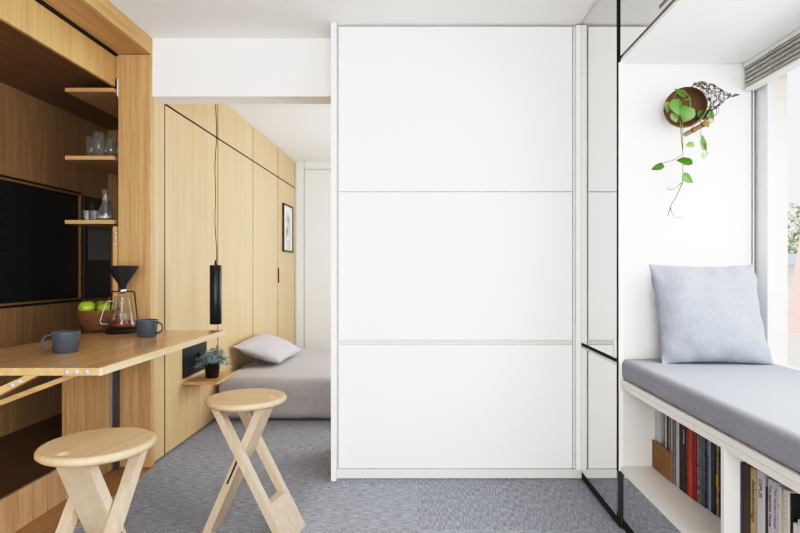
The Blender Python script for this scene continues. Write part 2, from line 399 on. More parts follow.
# glassware
def tumbler(loc, h, r, label, group, name='tumbler'):
    T = thing(name, label, 'glass', loc, group)
    x, y, z = loc
    return T, MB().lathe([(0, 0), (r*.86, 0), (r, h), (r-.0025, h), (r*.86-.003, .012), (0, .012)], loc, 24).build('glass_body', TUMBLER, T)
tl = ['straight clear tumbler, leftmost on the middle oak shelf', 'tall clear tumbler, front and second from left on the middle shelf', 'clear tumbler behind the tall one on the middle shelf', 'clear tumbler second from the column on the middle shelf', 'clear tumbler closest to the column on the middle shelf']
for (px, d, h), lb in zip(((91.5, 3.22, .145), (99, 3.14, .152), (106, 3.22, .15), (111.5, 3.16, .122), (117.5, 3.2, .115)), tl):
    p = P(px, 0, d)
    o = MB().lathe([(0, 0), (.0245, 0), (.028, h), (.0258, h), (.0225, .012), (0, .012)], (p.x, d, 1.7325), 24).build('tumbler', TUMBLER); tag(o, lb, 'glass', 'tumblers on the middle shelf')
for px, lb in ((87, 'small faceted glass at the open end of the lowest shelf'), (94.5, 'small faceted glass between its twin and the carafe')):
    p = P(px, 0, 3.14)
    o = MB().lathe([(0, 0), (.017, 0), (.022, .062), (.0195, .062), (.015, .01), (0, .01)], (p.x, 3.14, 1.3775), 10, smooth=False).build('shot_glass', TUMBLER); tag(o, lb, 'glass', 'small glasses beside the carafe')
p = P(105.5, 0, 3.16); CV = thing('carafe', 'clear glass carafe with narrow neck on the lowest oak shelf', 'carafe', (p.x, 3.16, 1.3775))
MB().lathe([(0, 0), (.036, 0), (.041, .02), (.038, .06), (.018, .105), (.0165, .15), (.021, .183), (.019, .183), (.0145, .15), (.016, .105), (.035, .06), (.038, .02), (.033, .005), (0, .005)], (p.x, 3.16, 1.3775), 28).build('carafe_body', TUMBLER, CV)
MB().lathe([(.0385, .03), (.0400, .03), (.0405, .018), (.039, .018)], (p.x, 3.16, 1.3775), 28).build('base_band', STEEL, CV)

# ------------------------------------------------------------------ fold-out table
TB = thing('fold_out_table', 'oak fold-out table holding grey mugs, fruit bowl and coffee maker', 'table', (-1.4, 2.4, 0))
TX0, TX1, TY0, TY1, TZ = -1.76, -1.079, 1.852, 3.02, .77
box('tabletop', OAK_TABLE, TB, TX0, TX1-.0105, TY0, TY1, TZ-.026, TZ, bev=.0015)
box('edge_band', OAK_EDGE, TB, TX1-.01, TX1, TY0, TY1, TZ-.026, TZ, bev=.0015)
for (pts, d, th, bolts) in ((((-270, 509), (24.5, 375.8), (37, 375.8), (-270, 534)), 1.856, .04, ((12.2, 385.3), (20, 381.6))), (((-238, 489), (78, 370.9), (91, 370.9), (-238, 496)), 1.95, .045, ())):
    st = MB().prism([P(a, b, d) for a, b in pts], (0, th, 0)).build('support_arm', OAK_STRUT, TB)
    for a, b in bolts:
        c = P(a, b, d); MB().lathe([(0, 0), (.008, 0), (.008, .003), (.004, .004), (0, .004)], c, 14, (0, -1, 0)).build('bolt', STEEL, st)
for x in (-1.196, -1.163, -1.128): MB().lathe([(0, 0), (.0085, 0), (.0085, .003), (.004, .004), (0, .004)], (x, TY0, TZ-.014), 14, (0, -1, 0)).build('bolt', STEEL, TB)
mb = MB().box(-1.698, -1.674, 3.018, 3.046, .004, .743); mb.build('post', DARKSTEEL, TB)
box('post_edge', ALU, TB, -1.7075, -1.6985, 3.014, 3.046, .004, .743)

# mugs
def mug(px, d, ang, label):
    x = (px-422)*d/F; M = thing('mug', label, 'mug', (x, d, TZ+.0005), 'grey mugs on the table', local=True, rz=ang)
    MB().lathe([(0, 0), (.040, 0), (.043, .003), (.0505, .078), (.0515, .083), (.0475, .083), (.0395, .008), (0, .008)], (0, 0, 0), 36).build('cup', MUG, M)
    pts = [(.047+.034*math.sin(t)**.8, 0, .044+.027*math.cos(t)) for t in [PI*i/12 for i in range(13)]]; pts[0] = (.046, 0, .070); pts[-1] = (.042, 0, .017)
    MB().tube(pts, .0045, 8).build('handle', MUG, M)
    return M
mug(66, 2.21, PI+.35, 'dark grey mug nearer the corner of the oak table, handle at left')
mug(147, 2.73, -.1, 'dark grey mug beside the coffee maker, handle at right')
# fruit bowl and apples
bx, by = -1.735, 2.955
BW = MB().lathe([(0, 0), (.045, 0), (.062, .012), (.092, .055), (.107, .112), (.109, .117), (.101, .117), (.085, .058), (.055, .02), (0, .016)], (bx, by, TZ+.0005), 40).build('fruit_bowl', WOODBOWL); tag(BW, 'turned wooden bowl of green apples behind the coffee maker', 'bowl')
for (ax, ay, az, r, lb) in ((-.038, -.045, .128, .041, 'green apple at the left front of the wooden bowl'), (.042, -.018, .122, .039, 'green apple beside the coffee maker in the wooden bowl'), (-.005, .045, .128, .039, 'green apple at the back of the wooden bowl')):
    A = thing('apple', lb, 'apple', (bx+ax, by+ay, TZ+az-r), 'green apples in the bowl')
    MB().lathe([(0, .12*r), (.3*r, 0), (.65*r, .16*r), (.98*r, .8*r), (1.03*r, 1.15*r), (.85*r, 1.65*r), (.5*r, 1.9*r), (.2*r, 1.85*r), (0, 1.7*r)], (bx+ax, by+ay, TZ+az-r), 24).build('flesh', APPLE, A)
    MB().tube([(bx+ax, by+ay, TZ+az+.7*r), (bx+ax+.003, by+ay, TZ+az+1.2*r)], .0018, 6).build('stalk', STALK, A)
# pour-over coffee maker
cx, cy, cz = -1.578, 2.90, TZ+.0005
CM = thing('coffee_maker', 'black pour-over coffee maker with glass jug on oak table', 'coffee maker', (cx, cy, cz))
MB().lathe([(0, 0), (.078, 0), (.082, .006), (.082, .018), (.074, .024), (0, .024)], (cx, cy, cz), 40).build('base', BLACKM, CM)
MB().lathe([(.018, .232), (.0185, .25), (.075, .343), (.076, .352), (.071, .352), (.014, .252), (.013, .232)], (cx, cy, cz), 40).build('funnel', BLACKM, CM)
MB().lathe([(.0, .206), (.012, .206), (.019, .214), (.019, .224), (.016, .231), (0, .231)], (cx, cy, cz), 24).build('valve', CHROME, CM)
mb = MB()
mb.tube([(cx+.018, cy, cz+.216), (cx+.056, cy, cz+.216), (cx+.062, cy, cz+.211), (cx+.083, cy-.01, cz+.07), (cx+.078, cy-.02, cz+.02)], .0036)
mb.tube([(cx-.018, cy, cz+.216), (cx-.052, cy, cz+.216), (cx-.058, cy, cz+.211), (cx-.078, cy+.02, cz+.07), (cx-.072, cy+.03, cz+.02)], .0036)
mb.build('stand_frame', BLACK, CM)
jg = MB().lathe([(0, .025), (.056, .025), (.062, .03), (.060, .05), (.038, .185), (.0395, .192), (.0365, .192), (.0565, .05), (.058, .032), (0, .0285)], (cx, cy, cz), 36).build('jug', JUG, CM)
MB().lathe([(0, .0305), (.0555, .0305), (.0565, .036), (.0535, .062), (0, .062)], (cx, cy, cz), 32).build('coffee', COFFEE, jg)
MB().tube([(cx-.040, cy-.02, cz+.165), (cx-.058, cy-.034, cz+.168), (cx-.068, cy-.038, cz+.155), (cx-.09, cy-.05, cz+.065), (cx-.086, cy-.048, cz+.05), (cx-.056, cy-.03, cz+.047)], .0032, 8).build('jug_handle', plain('handle_glass', (176, 176, 176), .15), jg)

# ------------------------------------------------------------------ folding stools
def seat_mesh(R, zt, th, hang, hr, long_ang, grain=None):
    mb = MB(); bm = mb.bm; n = 64
    hc = Vector((hr*math.cos(hang), hr*math.sin(hang), 0)); e = Vector((math.cos(long_ang), math.sin(long_ang), 0)); g = Vector((-e.y, e.x, 0))
    hole = []
    for i in range(24):
        t = 2*PI*i/24; hole.append(hc+e*(.019*math.cos(t))+g*(.019*math.sin(t)))
    def loop(pts, z): return [bm.verts.new((p.x, p.y, z)) for p in pts]
    circ = lambda r: [Vector((r*math.cos(2*PI*i/n), r*math.sin(2*PI*i/n), 0)) for i in range(n)]
    def edges(vs): return [bm.edges.new((vs[i], vs[(i+1) % len(vs)])) for i in range(len(vs))]
    rings = [loop(circ(R-.010), zt), loop(circ(R-.004), zt-.0035), loop(circ(R), zt-.010), loop(circ(R), zt-.018), loop(circ(R-.009), zt-th)]
    ht, hb = loop(hole, zt), loop(hole, zt-th)
    for a, b in zip(rings, rings[1:]):
        for i in range(n): f = bm.faces.new((a[i], a[(i+1) % n], b[(i+1) % n], b[i])); f.smooth = True
    for i in range(24): f = bm.faces.new((ht[i], hb[i], hb[(i+1) % 24], ht[(i+1) % 24])); f.smooth = True
    for o, h in ((rings[0], ht), (rings[-1], hb)):
        es = [bm.edges.get((o[i], o[(i+1) % n])) for i in range(n)]+[bm.edges.get((h[i], h[(i+1) % 24])) for i in range(24)]
        bmesh.ops.triangle_fill(bm, use_beauty=True, edges=es)
    return mb
def stool(loc, rz, hang, long_ang, label):
    S = thing('folding_stool', label, 'stool', loc, 'folding wooden stools', local=True, rz=rz)
    zt, th, R = .570, .026, .163
    seat_mesh(R, zt, th, hang-rz, .118, long_ang-rz).build('seat', OAK_STOOL, S)
    z1 = zt-th-.0005; a = .017
    def lp(xt, xf, y0, y1, mb, zlo=0.0, zhi=None):
        zh = z1 if zhi is None else zhi
        X = lambda z: xf+(xt-xf)*z/z1
        mb.prism([(X(zh)-a, y0, zh), (X(zh)+a, y0, zh), (X(zlo)+a, y0, zlo), (X(zlo)-a, y0, zlo)], (0, y1-y0, 0))
    m = MB(); lp(-.09, .205, .064, .100, m); lp(-.09, .205, -.100, -.064, m); lp(-.09, .205, -.0639, .0639, m, 0, .15); m.build('leg', OAK_LEG, S)
    m = MB(); lp(.09, -.155, -.058, .058, m); lb = m.build('leg', OAK_LEG, S)
    X = lambda z: -.155+.245*z/z1
    for y in (-.0584, .0572):
        MB().prism([(X(.345)-.004, y, .345), (X(.345)+.004, y, .345), (X(.22)+.004, y, .22), (X(.22)-.004, y, .22)], (0, .0012, 0)).build('slot', SHADOWGAP, lb)
    MB().tube([(.0084, -.0998, .667*z1), (.0084, .0998, .667*z1)], .006, 14).build('pivot_pin', OAK_LEG, S)
    return S
stool((-1.001, 1.70, 0), math.radians(258), math.radians(255), math.radians(10), 'round folding oak stool in front, under the table corner')
stool((-.737, 2.31, 0), math.radians(-9), math.radians(-3), math.radians(15), 'round folding oak stool standing on carpet before the bed')

# ------------------------------------------------------------------ oak wardrobe wall
XW = -1.517
ys = [3.245, 4.09, 4.94, 5.79, 6.57]
wl = ['tall oak wardrobe next to the kitchen column, with black socket plate', 'tall oak wardrobe directly beyond the pendant lamp, plain flat door', 'tall oak wardrobe second from the white back wall', 'tall oak wardrobe at the far end with framed picture']
for k in range(4):
    y0, y1 = ys[k], ys[k+1]
    W = thing('wardrobe', wl[k], 'wardrobe', (XW-.1, (y0+y1)/2, 0), 'oak wardrobes along the left wall')
    m = MB().box(XW-.16, XW-.021, y0+.002, y1-.002, .01, CZ-.004); m.box(XW-.0209, XW-.0015, y0+.0022, y0+.0075, .012, CZ-.004); m.box(XW-.0209, XW-.0015, y1-.0075, y1-.0022, .012, CZ-.004); m.box(XW-.0209, XW-.0015, y0+.0076, y1-.0076, 2.0735, 2.0855)  # carcass plus dark fins filling the door gaps as painted-in shadow lines
    m.build('carcass', SHADOWGAP, W)
    box('door', OAK_WALL, W, XW-.02, XW, y0+.008, y1-.008, .012, 2.073, bev=.001)
    box('upper_door', OAK_WALL, W, XW-.02, XW, y0+.008, y1-.008, 2.086, CZ-.004, bev=.001)
    if k == 0: box('filler_panel', OAK_WALL, W, XW-.02, XW, 3.105, y0-.006, .012, CZ-.004, bev=.001)
    if k == 3: MB().box(XW, XW+.012, 5.787, 5.802, .965, 1.12, .002).build('door_pull', LEATHER, W)
PF = thing('picture_frame', 'small framed drawing hung on the farthest oak wardrobe', 'picture', (XW, 6.18, 1.3))
mb = MB()
for a in ((5.965, 6.4, 1.81, 1.83), (5.965, 6.4, 1.30, 1.32), (5.965, 5.985, 1.32, 1.81), (6.38, 6.4, 1.32, 1.81)): mb.box(XW+.0005, XW+.022, *a)
mb.build('frame', plain('frame_dark', (70, 58, 46), .5), PF)
def _print():
    t = NT('pencil_print'); n = t.noise(1, (1, 14, 9), 5, .7); tc = t.n('ShaderNodeTexCoord'); mp = t.n('ShaderNodeMapping'); t.l(tc.outputs['Object'], mp.inputs[0])
    mp.inputs['Location'].default_value = (0, 0, -.27*3); mp.inputs['Scale'].default_value = (1, 7, 3.6)
    g = t.n('ShaderNodeTexGradient', gradient_type='SPHERICAL'); t.l(mp.outputs[0], g.inputs[0])
    f = t.n('ShaderNodeMath', operation='MULTIPLY'); t.l(g.outputs['Fac'], f.inputs[0]); t.l(t.ramp(n, [(.42, (0, 0, 0, 1)), (.55, (2, 2, 2, 1))]), f.inputs[1])
    t.bc(t.mix(f.outputs[0], lin((240, 240, 236)), lin((90, 84, 80)))); t.set(Roughness=.3); return t.m
box('print', _print(), PF, XW+.0006, XW+.012, 5.985, 6.38, 1.32, 1.81)
PL = thing('socket_plate', 'flat black power socket plate on the oak wardrobe above bedside shelf', 'power outlet', (XW, 3.67, .41))
box('plate', NAVY, PL, XW+.0005, XW+.006, 3.48, 3.86, .411, .606, bev=.001)
sk = box('socket', BLACK, PL, XW+.006, XW+.022, 3.70, 3.80, .45, .545, bev=.004)
for dy in (-.022, .022): box('switch', BLACKM, sk, XW+.022, XW+.026, 3.75+dy-.008, 3.75+dy+.008, .515, .53)
BS = thing('bedside_shelf', 'small oak bedside shelf on the wardrobe carrying potted plant', 'shelf', (XW, 3.66, .37))
box('board', OAK_SHELF, BS, XW+.0005, -1.297, 3.48, 3.855, .373, .389, bev=.001)
box('bracket', BLACK, BS, XW+.0005, -1.40, 3.62, 3.64, .345, .3725, bev=.001)
# potted silver plant
px_, py_ = -1.388, 3.64
PP = thing('potted_plant', 'silvery green plant in black pot on the bedside shelf', 'plant', (px_, py_, .3895))
pt = MB().lathe([(0, 0), (.038, 0), (.041, .004), (.0495, .088), (.053, .09), (.053, .098), (.047, .098), (.044, .08), (0, .08)], (px_, py_, .3895), 32).build('pot', BLACK, PP)
MB().lathe([(0, 0), (.0445, 0), (.0445, .002), (0, .002)], (px_, py_, .4705), 20).build('soil', SOIL, pt)
for nm, mt, cnt, sd in (('foliage', SILVER, 30, 3), ('foliage', SILVER2, 16, 9)):
    m = MB(); rr = random.Random(sd)
    for i in range(cnt):
        a = rr.uniform(0, 2*PI); tilt = rr.uniform(.1, 1.35); L = rr.uniform(.08, .125)
        dr_ = Vector((math.cos(a)*math.sin(tilt), math.sin(a)*math.sin(tilt), math.cos(tilt)))
        b = Vector((px_+math.cos(a)*.02, py_+math.sin(a)*.02, .4735)); pts = []
        for q in range(6):
            t = q/5; pts.append(b+dr_*(L*t)+Vector((0, 0, -.05*t*t*math.sin(tilt))))
        for p in pts[1:]: p.x = max(p.x, XW+.012)
        m.tube(pts, .0013, 5)
        for p in pts[1:]:
            for _ in range(5):
                v = Vector((rr.gauss(0, 1), rr.gauss(0, 1), rr.gauss(.5, .7))); leaf_blade(m, p, v, Vector((rr.gauss(0, 1), rr.gauss(0, 1), 1)), rr.uniform(.016, .028), .0068, False, .1, .2)
    for v in m.bm.verts: v.co.x = max(v.co.x, XW+.026)
    m.build(nm, mt, PP)

# pendant lamp
lx, ly = (215.7-422)*3.4/F, 3.4
PN = thing('pendant_lamp', 'black cylinder pendant lamp hanging on a thin cord by the table', 'lamp', (lx, ly, .766))
MB().lathe([(0, .364), (.033, .364), (.0355, .361), (.0355, .002), (.034, 0), (.031, 0), (.031, .06), (0, .06)], (lx, ly, .766), 36).build('lamp_shade', BLACK, PN)
MB().lathe([(0, 0), (.008, 0), (.006, .03), (0, .03)], (lx, ly, 1.13), 16).build('cord_grip', BLACKM, PN)
pts = [(lx+.004*math.sin(z*7)+.003*math.sin(z*17), ly, z) for z in [1.155+(CZ-.025-1.155)*i/40 for i in range(41)]]
MB().tube(pts, .0026, 8).build('cord', BLACKM, PN)
MB().lathe([(0, 0), (.03, 0), (.034, .004), (.034, .024), (0, .024)], (lx, ly, CZ-.0245), 24).build('ceiling_rose', BLACKM, PN)

# ------------------------------------------------------------------ bed
BD = thing('bed', 'low bed with rumpled grey linen spread below oak wardrobes', 'bed', (-.5, 4.8, 0))
box('bed_base', plain('bed_base_grey', (110, 108, 106), .8), BD, -1.48, .45, 4.06, 5.45, .003, .12)
MB().rbox(-1.504, .5, 4.0, 5.52, .006, .312, .06, 40, .011, 7).build('bedspread', BED_M, BD)
PW = cushion((-1.487, 4.31, .50), (-1.15, 4.45, .350), (-1.115, 5.10, .355), (-1.475, 5.06, .515), .080, (.45, -.1, 1), pinch=.07, wr=.008, seed=3).build('bed_pillow', PILLOW_M); tag(PW, 'plain pale grey pillow leaning on the oak wardrobe', 'pillow')

# ------------------------------------------------------------------ white tall cabinet
CB = thing('fold_down_cabinet', 'wide white cabinet with three stacked flap panels facing the room', 'cabinet', (.18, 3.1, 0))
D = 2.89
box('side_panel', LAM, CB, -.473, -.447, 2.857, 3.45, .003, CZ-.003, bev=.001)
box('carcass', GAPGREY, CB, -.4465, .860, D+.0205, 3.45, .004, CZ-.003)
for nm, z0, z1 in (('upper_flap', 1.5135, CZ-.012), ('middle_flap', .733, 1.508), ('lower_flap', .057, .706)):
    f = box(nm, LAM, CB, -.436, .789, D, D+.02, z0, z1, bev=.0012)
    if nm != 'lower_flap': box('catch', STEEL, f, .128, .140, D-.003, D, z0-.001, z0+.004)
box('finger_rail', GAPGREY, CB, -.436, .789, D+.012, D+.0215, .708, .731)
box('kickboard', LAM2, CB, -.4465, .84, D+.004, D+.0215, .004, .052)
mb = MB(); mb.box(.795, .805, D+.006, D+.0215, .057, CZ-.012, .001); mb.build('edge_strip', LAM2, CB)
box('corner_post', LAM, CB, .806, .8315, 2.875, D+.0215, .053, CZ-.01, bev=.001)

# ------------------------------------------------------------------ mirrored tall cabinet
XM = .845; XT = .832
MC = thing('mirrored_cabinet', 'tall narrow mirror-fronted cabinet beside the white cabinet', 'cabinet', (.86, 2.6, 0))
box('carcass', LAM2, MC, XT+.018, .8605, 2.365, 2.885, .004, CZ-.004)
box('mirror_door', MIRROR, MC, XT, XT+.017, 2.352, 2.888, .722, CZ-.006)
box('lower_mirror_door', MIRROR, MC, XT, XT+.017, 2.352, 2.888, .05, .694)
box('pull_rail', ALU, MC, XT-.004, XT+.017, 2.352, 2.872, .697, .706); box('rail_shadow', SHADOWGAP, MC, XT+.006, XT+.017, 2.352, 2.872, .707, .7215)
box('edge_pull', ALU, MC, XT-.012, XT, 2.346, 2.362, .724, .80, bev=.003)
box('plinth', SHADOWGAP, MC, XT+.008, XT+.0175, 2.344, 2.888, .004, .049)
box('door_edge', SHADOWGAP, MC, XT+.001, XT+.017, 2.3465, 2.3515, .244, CZ-.006)
box('lower_edge', OVENG, MC, XT+.006, XT+.017, 2.3485, 2.3515, .05, .2435)
MO = thing('mirrored_cupboard', 'long mirror-fronted overhead cupboard above the window seat', 'cupboard', (.86, 1.2, 2.0))
box('mirror_door', MIRROR, MO, XM-.005, XM+.012, .12, 2.341, 2.006, CZ-.006)
box('finger_slot', SEAL, MO, XM-.006, XM-.005, 1.865, 1.945, 2.022, 2.036)
box('end_edge', SHADOWGAP, MO, XM-.003, XM+.012, 2.3415, 2.346, 2.006, CZ-.006)
struct('trim_4', MB().box(XM-.006, .8595, 2.3432, 2.346, .244, 1.9845), LAM)

# ------------------------------------------------------------------ window seat with book shelf
WS = thing('window_seat', 'white window seat bench with open bookshelf and mirrored base', 'bench', (1.1, 1.3, 0))
YE = 2.3425
mb = MB(); mb.box(XM, 1.42, .105, YE, .618, .636, .001); mb.box(XM, 1.42, .105, YE, .598, .6172, .001); mb.build('top_board', BENCHW, WS)
box('bottom_board', BENCHW, WS, XM, 1.42, .105, YE, .243, .263, bev=.001)
box('end_board', BENCHW, WS, XM+.012, 1.42, 2.349, YE, .2635, .5975)
box('divider', BENCHW, WS, XM+.001, 1.30, 1.54, 1.558, .2635, .5975, bev=.001)
box('back_board', BENCHW, WS, 1.30, 1.318, .105, 2.348, .2635, .5975)
box('mirrored_base', MIRROR, WS, XM+.004, XM+.02, .105, 2.3455, .05, .242)
box('plinth', SHADOWGAP, WS, XM+.008, XM+.03, .105, 2.3455, .004, .0495)
BC = MB().rbox(XM+.002, 1.421, .11, 2.346, .6365, .724, .022, 30, .0016, 9).build('bench_cushion', CUSH_M); tag(BC, 'long blue grey fabric seat pad on the white window bench', 'cushion')
n = (0, -1, .32)
TP = thing('throw_pillow', 'square pale blue grey pillow propped against alcove wall', 'pillow', (1.18, 2.2, .725))
cushion((.962, 2.205, .722), (1.392, 2.175, .722), (1.366, 2.275, 1.122), (.937, 2.275, 1.126), .068, n, pinch=.055, wr=.016, seed=5, fq=6).build('pillow_cover', THROW_M, TP)

# ------------------------------------------------------------------ books and files
ZB = .2635
def bmat(name, c, c2=None):
    k = .86 if max(c) < 190 else .93
    c = tuple(v*k for v in c); c2 = c2 and tuple(v*k for v in c2)
    if not c2: return plain(name, c, .55, var=.05, scale=80)
    t = NT(name); n_ = t.noise(1, (20, 40, 26), 3, .7); t.bc(t.ramp(n_, [(.42, lin(c)), (.5, lin(c2)), (.6, lin(c))])); t.set(Roughness=.45); return t.m
def text(body, parent, x, yc, ztop, size, mat, shear=0.0, name='spine_title', centre=True):
    cu = bpy.data.curves.new(name, 'FONT'); cu.body = body; cu.size = size; cu.shear = shear; cu.align_y = 'CENTER'; cu.extrude = .0002
    tmp = bpy.data.objects.new(name, cu); C.objects.link(tmp); dg = bpy.context.evaluated_depsgraph_get(); dg.update()
    me = bpy.data.meshes.new_from_object(tmp.evaluated_get(dg)); bpy.data.objects.remove(tmp)
    o = bpy.data.objects.new(name, me); C.objects.link(o); me.materials.clear(); me.materials.append(mat); o.parent = parent
    off = OFF[parent.as_pointer()]
    m = Matrix(((0, 0, -1, x-off.x), (0, -1, 0, yc-off.y), (-1, 0, 0, ztop-off.z), (0, 0, 0, 1))); o.matrix_local = m
    return o
INKW = plain('ink_white', (225, 220, 210), .6); INKB = plain('ink_black', (35, 33, 32), .6); INKR = plain('ink_grey', (110, 110, 112), .6)
def book(y_hi, y_lo, xs, h, depth, col, label, col2=None, title=None, ink=INKW, size=.012, ztop=None, shear=0, group='books in the first bay', band=None):
    B = thing('book', label, 'book', (xs, (y_hi+y_lo)/2, ZB), group)
    g = .0006; y0, y1 = y_lo+g, y_hi-g; th = y1-y0; t = min(.0025, th*.18)
    m = MB(); m.box(xs, xs+t, y0, y1, ZB, ZB+h); m.box(xs+t, xs+depth, y0, y0+t, ZB, ZB+h); m.box(xs+t, xs+depth, y1-t, y1, ZB, ZB+h)
    cv = m.build('cover', bmat('cover_'+label[:18], col, col2), B)
    box('pages', PAGES, B, xs+t+.0005, xs+depth-.004, y0+t, y1-t, ZB+.003, ZB+h-.003)
    if title: text(title, cv, xs-.0004, (y0+y1)/2, ZB+(ztop if ztop else h*.8), size, ink, shear)
    if band: box('label_band', bmat('band_'+label[:14], band[2]), cv, xs-.0005, xs, y0+.001, y1-.001, ZB+band[0], ZB+band[1])
    return B
def Y(px, xs): return F*xs/(px-422)
first = [
 (673.2, 676.0, .985, .30, (40, 40, 42), 'black spiral notebook beside the cardboard files', None, None, INKW, .01, .2),
 (676.0, 679.2, .985, .265, (222, 222, 222), 'thin white book between spiral notebook and black book', None, 'o o', INKB, .008, .2),
 (679.2, 682.2, .985, .275, (26, 26, 30), 'thin black book after the thin white one', None, None, INKW, .01, .2),
 (682.2, 685.2, .985, .30, (78, 24, 22), 'dark maroon book with white capital title', None, 'UTOPIA', INKW, .015, .235),
 (685.2, 688.0, .987, .29, (88, 40, 32), 'mottled reddish brown book left of the orange book', (120, 84, 70), None, INKW, .01, .2),
 (688.0, 692.3, .988, .30, (206, 62, 30), 'bright orange red book in the first bay', None, 'ROMA', INKB, .010, .17),
 (692.3, 696.6, .99, .295, (150, 32, 36), 'crimson book right of the orange red one', None, 'CASA', INKR, .010, .26),
 (696.6, 698.6, .992, .25, (120, 70, 110), 'thin purple and red patterned book after the crimson one', (190, 180, 176), None, INKW, .01, .2),
 (698.6, 701.3, .995, .275, (140, 142, 144), 'plain mid grey book left of slate one', None, 'a r c h', INKW, .009, .2),
 (701.3, 705.4, .995, .285, (58, 66, 76), 'slate blue photo-patterned book with grey patches', (96, 108, 118), None, INKW, .01, .2),
 (705.4, 709.0, 1.0, .30, (118, 132, 172), 'light blue book with small white lettering', None, 'HOUSING DESIGN', INKW, .010, .27),
 (709.0, 710.8, 1.0, .27, (170, 178, 196), 'very thin pale blue book beside the navy one', None, None, INKW, .01, .2),
 (710.8, 715.2, 1.0, .295, (26, 28, 44), 'navy blue book in the first bay', None, 'materials', INKR, .011, .22),
 (715.2, 718.6, 1.003, .29, (190, 166, 120), 'tan and yellow patterned book right of navy one', (120, 110, 84), None, INKB, .01, .2),
 (718.6, 722.8, 1.005, .30, (52, 44, 40), 'dark brown book against the white divider', None, 'DETAIL', INKW, .008, .25),
]
yp = 9
for (a, b, xs, h, c, lb, c2, ti, ink, sz, zt) in first:
    yh = min(Y(a, xs), yp-.0005); yp = min(Y(b, xs), yh-.005)
    B = book(yh, yp, xs, h, .2, c, lb, c2, ti, ink, sz, zt)
    if 'spiral' in lb:
        m = MB(); ym = (Y(a, xs)+Y(b, xs))/2
        for i in range(34):
            z = ZB+.008+i*.0086; m.tube([(xs-.006+.006*math.cos(t), ym+.009*math.sin(t), z) for t in [2*PI*k/10 for k in range(11)]], .0007, 5)
        m.build('spiral_binding', STEEL, B)
    if 'tan and yellow' in lb: box('label_band', bmat('yellow_band', (214, 170, 40)), B, xs-.0006, xs, Y(b, xs)+.001, Y(a, xs)-.001, ZB+.10, ZB+.14)
    if 'crimson' in lb: pass
second = [
 (740.0, 743.0, .89, .30, (60, 68, 82), 'slate blue thin book against the divider in the near bay', None, None, INKW, .01, .2),
 (743.0, 749.2, .892, .31, (84, 58, 38), 'chocolate brown book with dark title in the near bay', None, 'TAO HAN', INKB, .018, .285),
 (749.2, 756.6, .895, .30, (196, 178, 134), 'cream book with slanted black script title', None, 'behaviorology', INKB, .020, .27),
 (757.0, 763.4, .893, .305, (206, 206, 210), 'thick white book right of the cream one', None, 'OPUS', INKB, .020, .285),
 (763.6, 768.0, .898, .27, (30, 26, 24), 'black and brown patterned book among white ones', (110, 84, 54), None, INKW, .01, .2),
 (768.0, 772.6, .893, .30, (200, 198, 206), 'white journal with long black title beside patterned book', None, 'The Japanese House', INKB, .013, .285),
 (772.6, 777.4, .894, .30, (196, 194, 204), 'white journal with lighter title, second of the three journals', None, 'The Modern House', INKR, .013, .285),
 (777.4, 780.6, .894, .295, (204, 202, 204), 'plain white journal third of the row, no long title', None, 'A', INKR, .010, .25),
 (780.6, 783.6, .896, .29, (206, 198, 180), 'thin ivory book beside the dotted one', None, None, INKW, .01, .2),
 (783.6, 788.4, .896, .295, (212, 208, 198), 'ivory book with a column of black dots', None, '.  .  .  .  .  .', INKB, .018, .28),
 (788.6, 793.0, .90, .29, (22, 22, 24), 'tall black book beyond the dotted ivory one', None, None, INKW, .01, .2),
 (793.0, 797.6, .90, .225, (222, 220, 216), 'short white book with black square on spine', None, None, INKB, .01, .2),
 (797.6, 803.0, .90, .24, (205, 210, 222), 'short pale blue book at edge of picture', None, None, INKB, .01, .2),
]
yp = 1.5385
for (a, b, xs, h, c, lb, c2, ti, ink, sz, zt) in second:
    yh = min(Y(a, xs), yp-.0005); yp = min(Y(b, xs), yh-.005)
    B = book(yh, yp, xs, h, .22, c, lb, c2, ti, ink, sz, zt, .35 if 'script' in lb else 0, 'books in the near bay')
    if 'square' in lb: box('label_mark', INKB, B, xs-.0006, xs, Y(b, xs)+.004, Y(a, xs)-.004, ZB+.17, ZB+.195)
def magfile(px0, px1, xs, label, tops):
    y1, y0 = Y(px0, xs)-.001, Y(px1, xs)+.001; M_ = thing('magazine_file', label, 'magazine file', (xs, (y0+y1)/2, ZB), 'cardboard magazine files')
    t = .003; m = MB(); m.box(xs, xs+t, y0, y1, ZB, ZB+.115)
    for y in (y0, y1-t): m.prism([(xs+t, y, ZB), (xs+.23, y, ZB), (xs+.23, y, ZB+.3), (xs+.12, y, ZB+.3), (xs+t, y, ZB+.115)], (0, t, 0))
    m.box(xs+.23-t, xs+.23, y0+t, y1-t, ZB, ZB+.3); m.box(xs+t, xs+.23-t, y0+t, y1-t, ZB, ZB+t); m.build('box_body', CARD, M_)
    yy = y1-t-.001
    for (w, h, c, lb) in tops:
        o = MB().box(xs+.012, xs+.21, yy-w+.0008, yy, ZB+t+.0005, ZB+h, .0008).build('magazine', bmat('mag_'+lb[:20], c)); tag(o, lb, 'magazine', 'magazines in the cardboard files'); yy -= w
magfile(650.8, 661.4, .98, 'brown cardboard magazine file full of white papers by the end board', [(.017, .285, (222, 222, 226), 'thick white paper wad in first cardboard file, against end board'), (.016, .28, (214, 216, 224), 'middle white paper wad in first cardboard file'), (.017, .275, (226, 226, 226), 'white paper wad in first cardboard file, next to second file'), (.016, .282, (206, 208, 216), 'pale grey paper wad nearest the viewer in first file')])
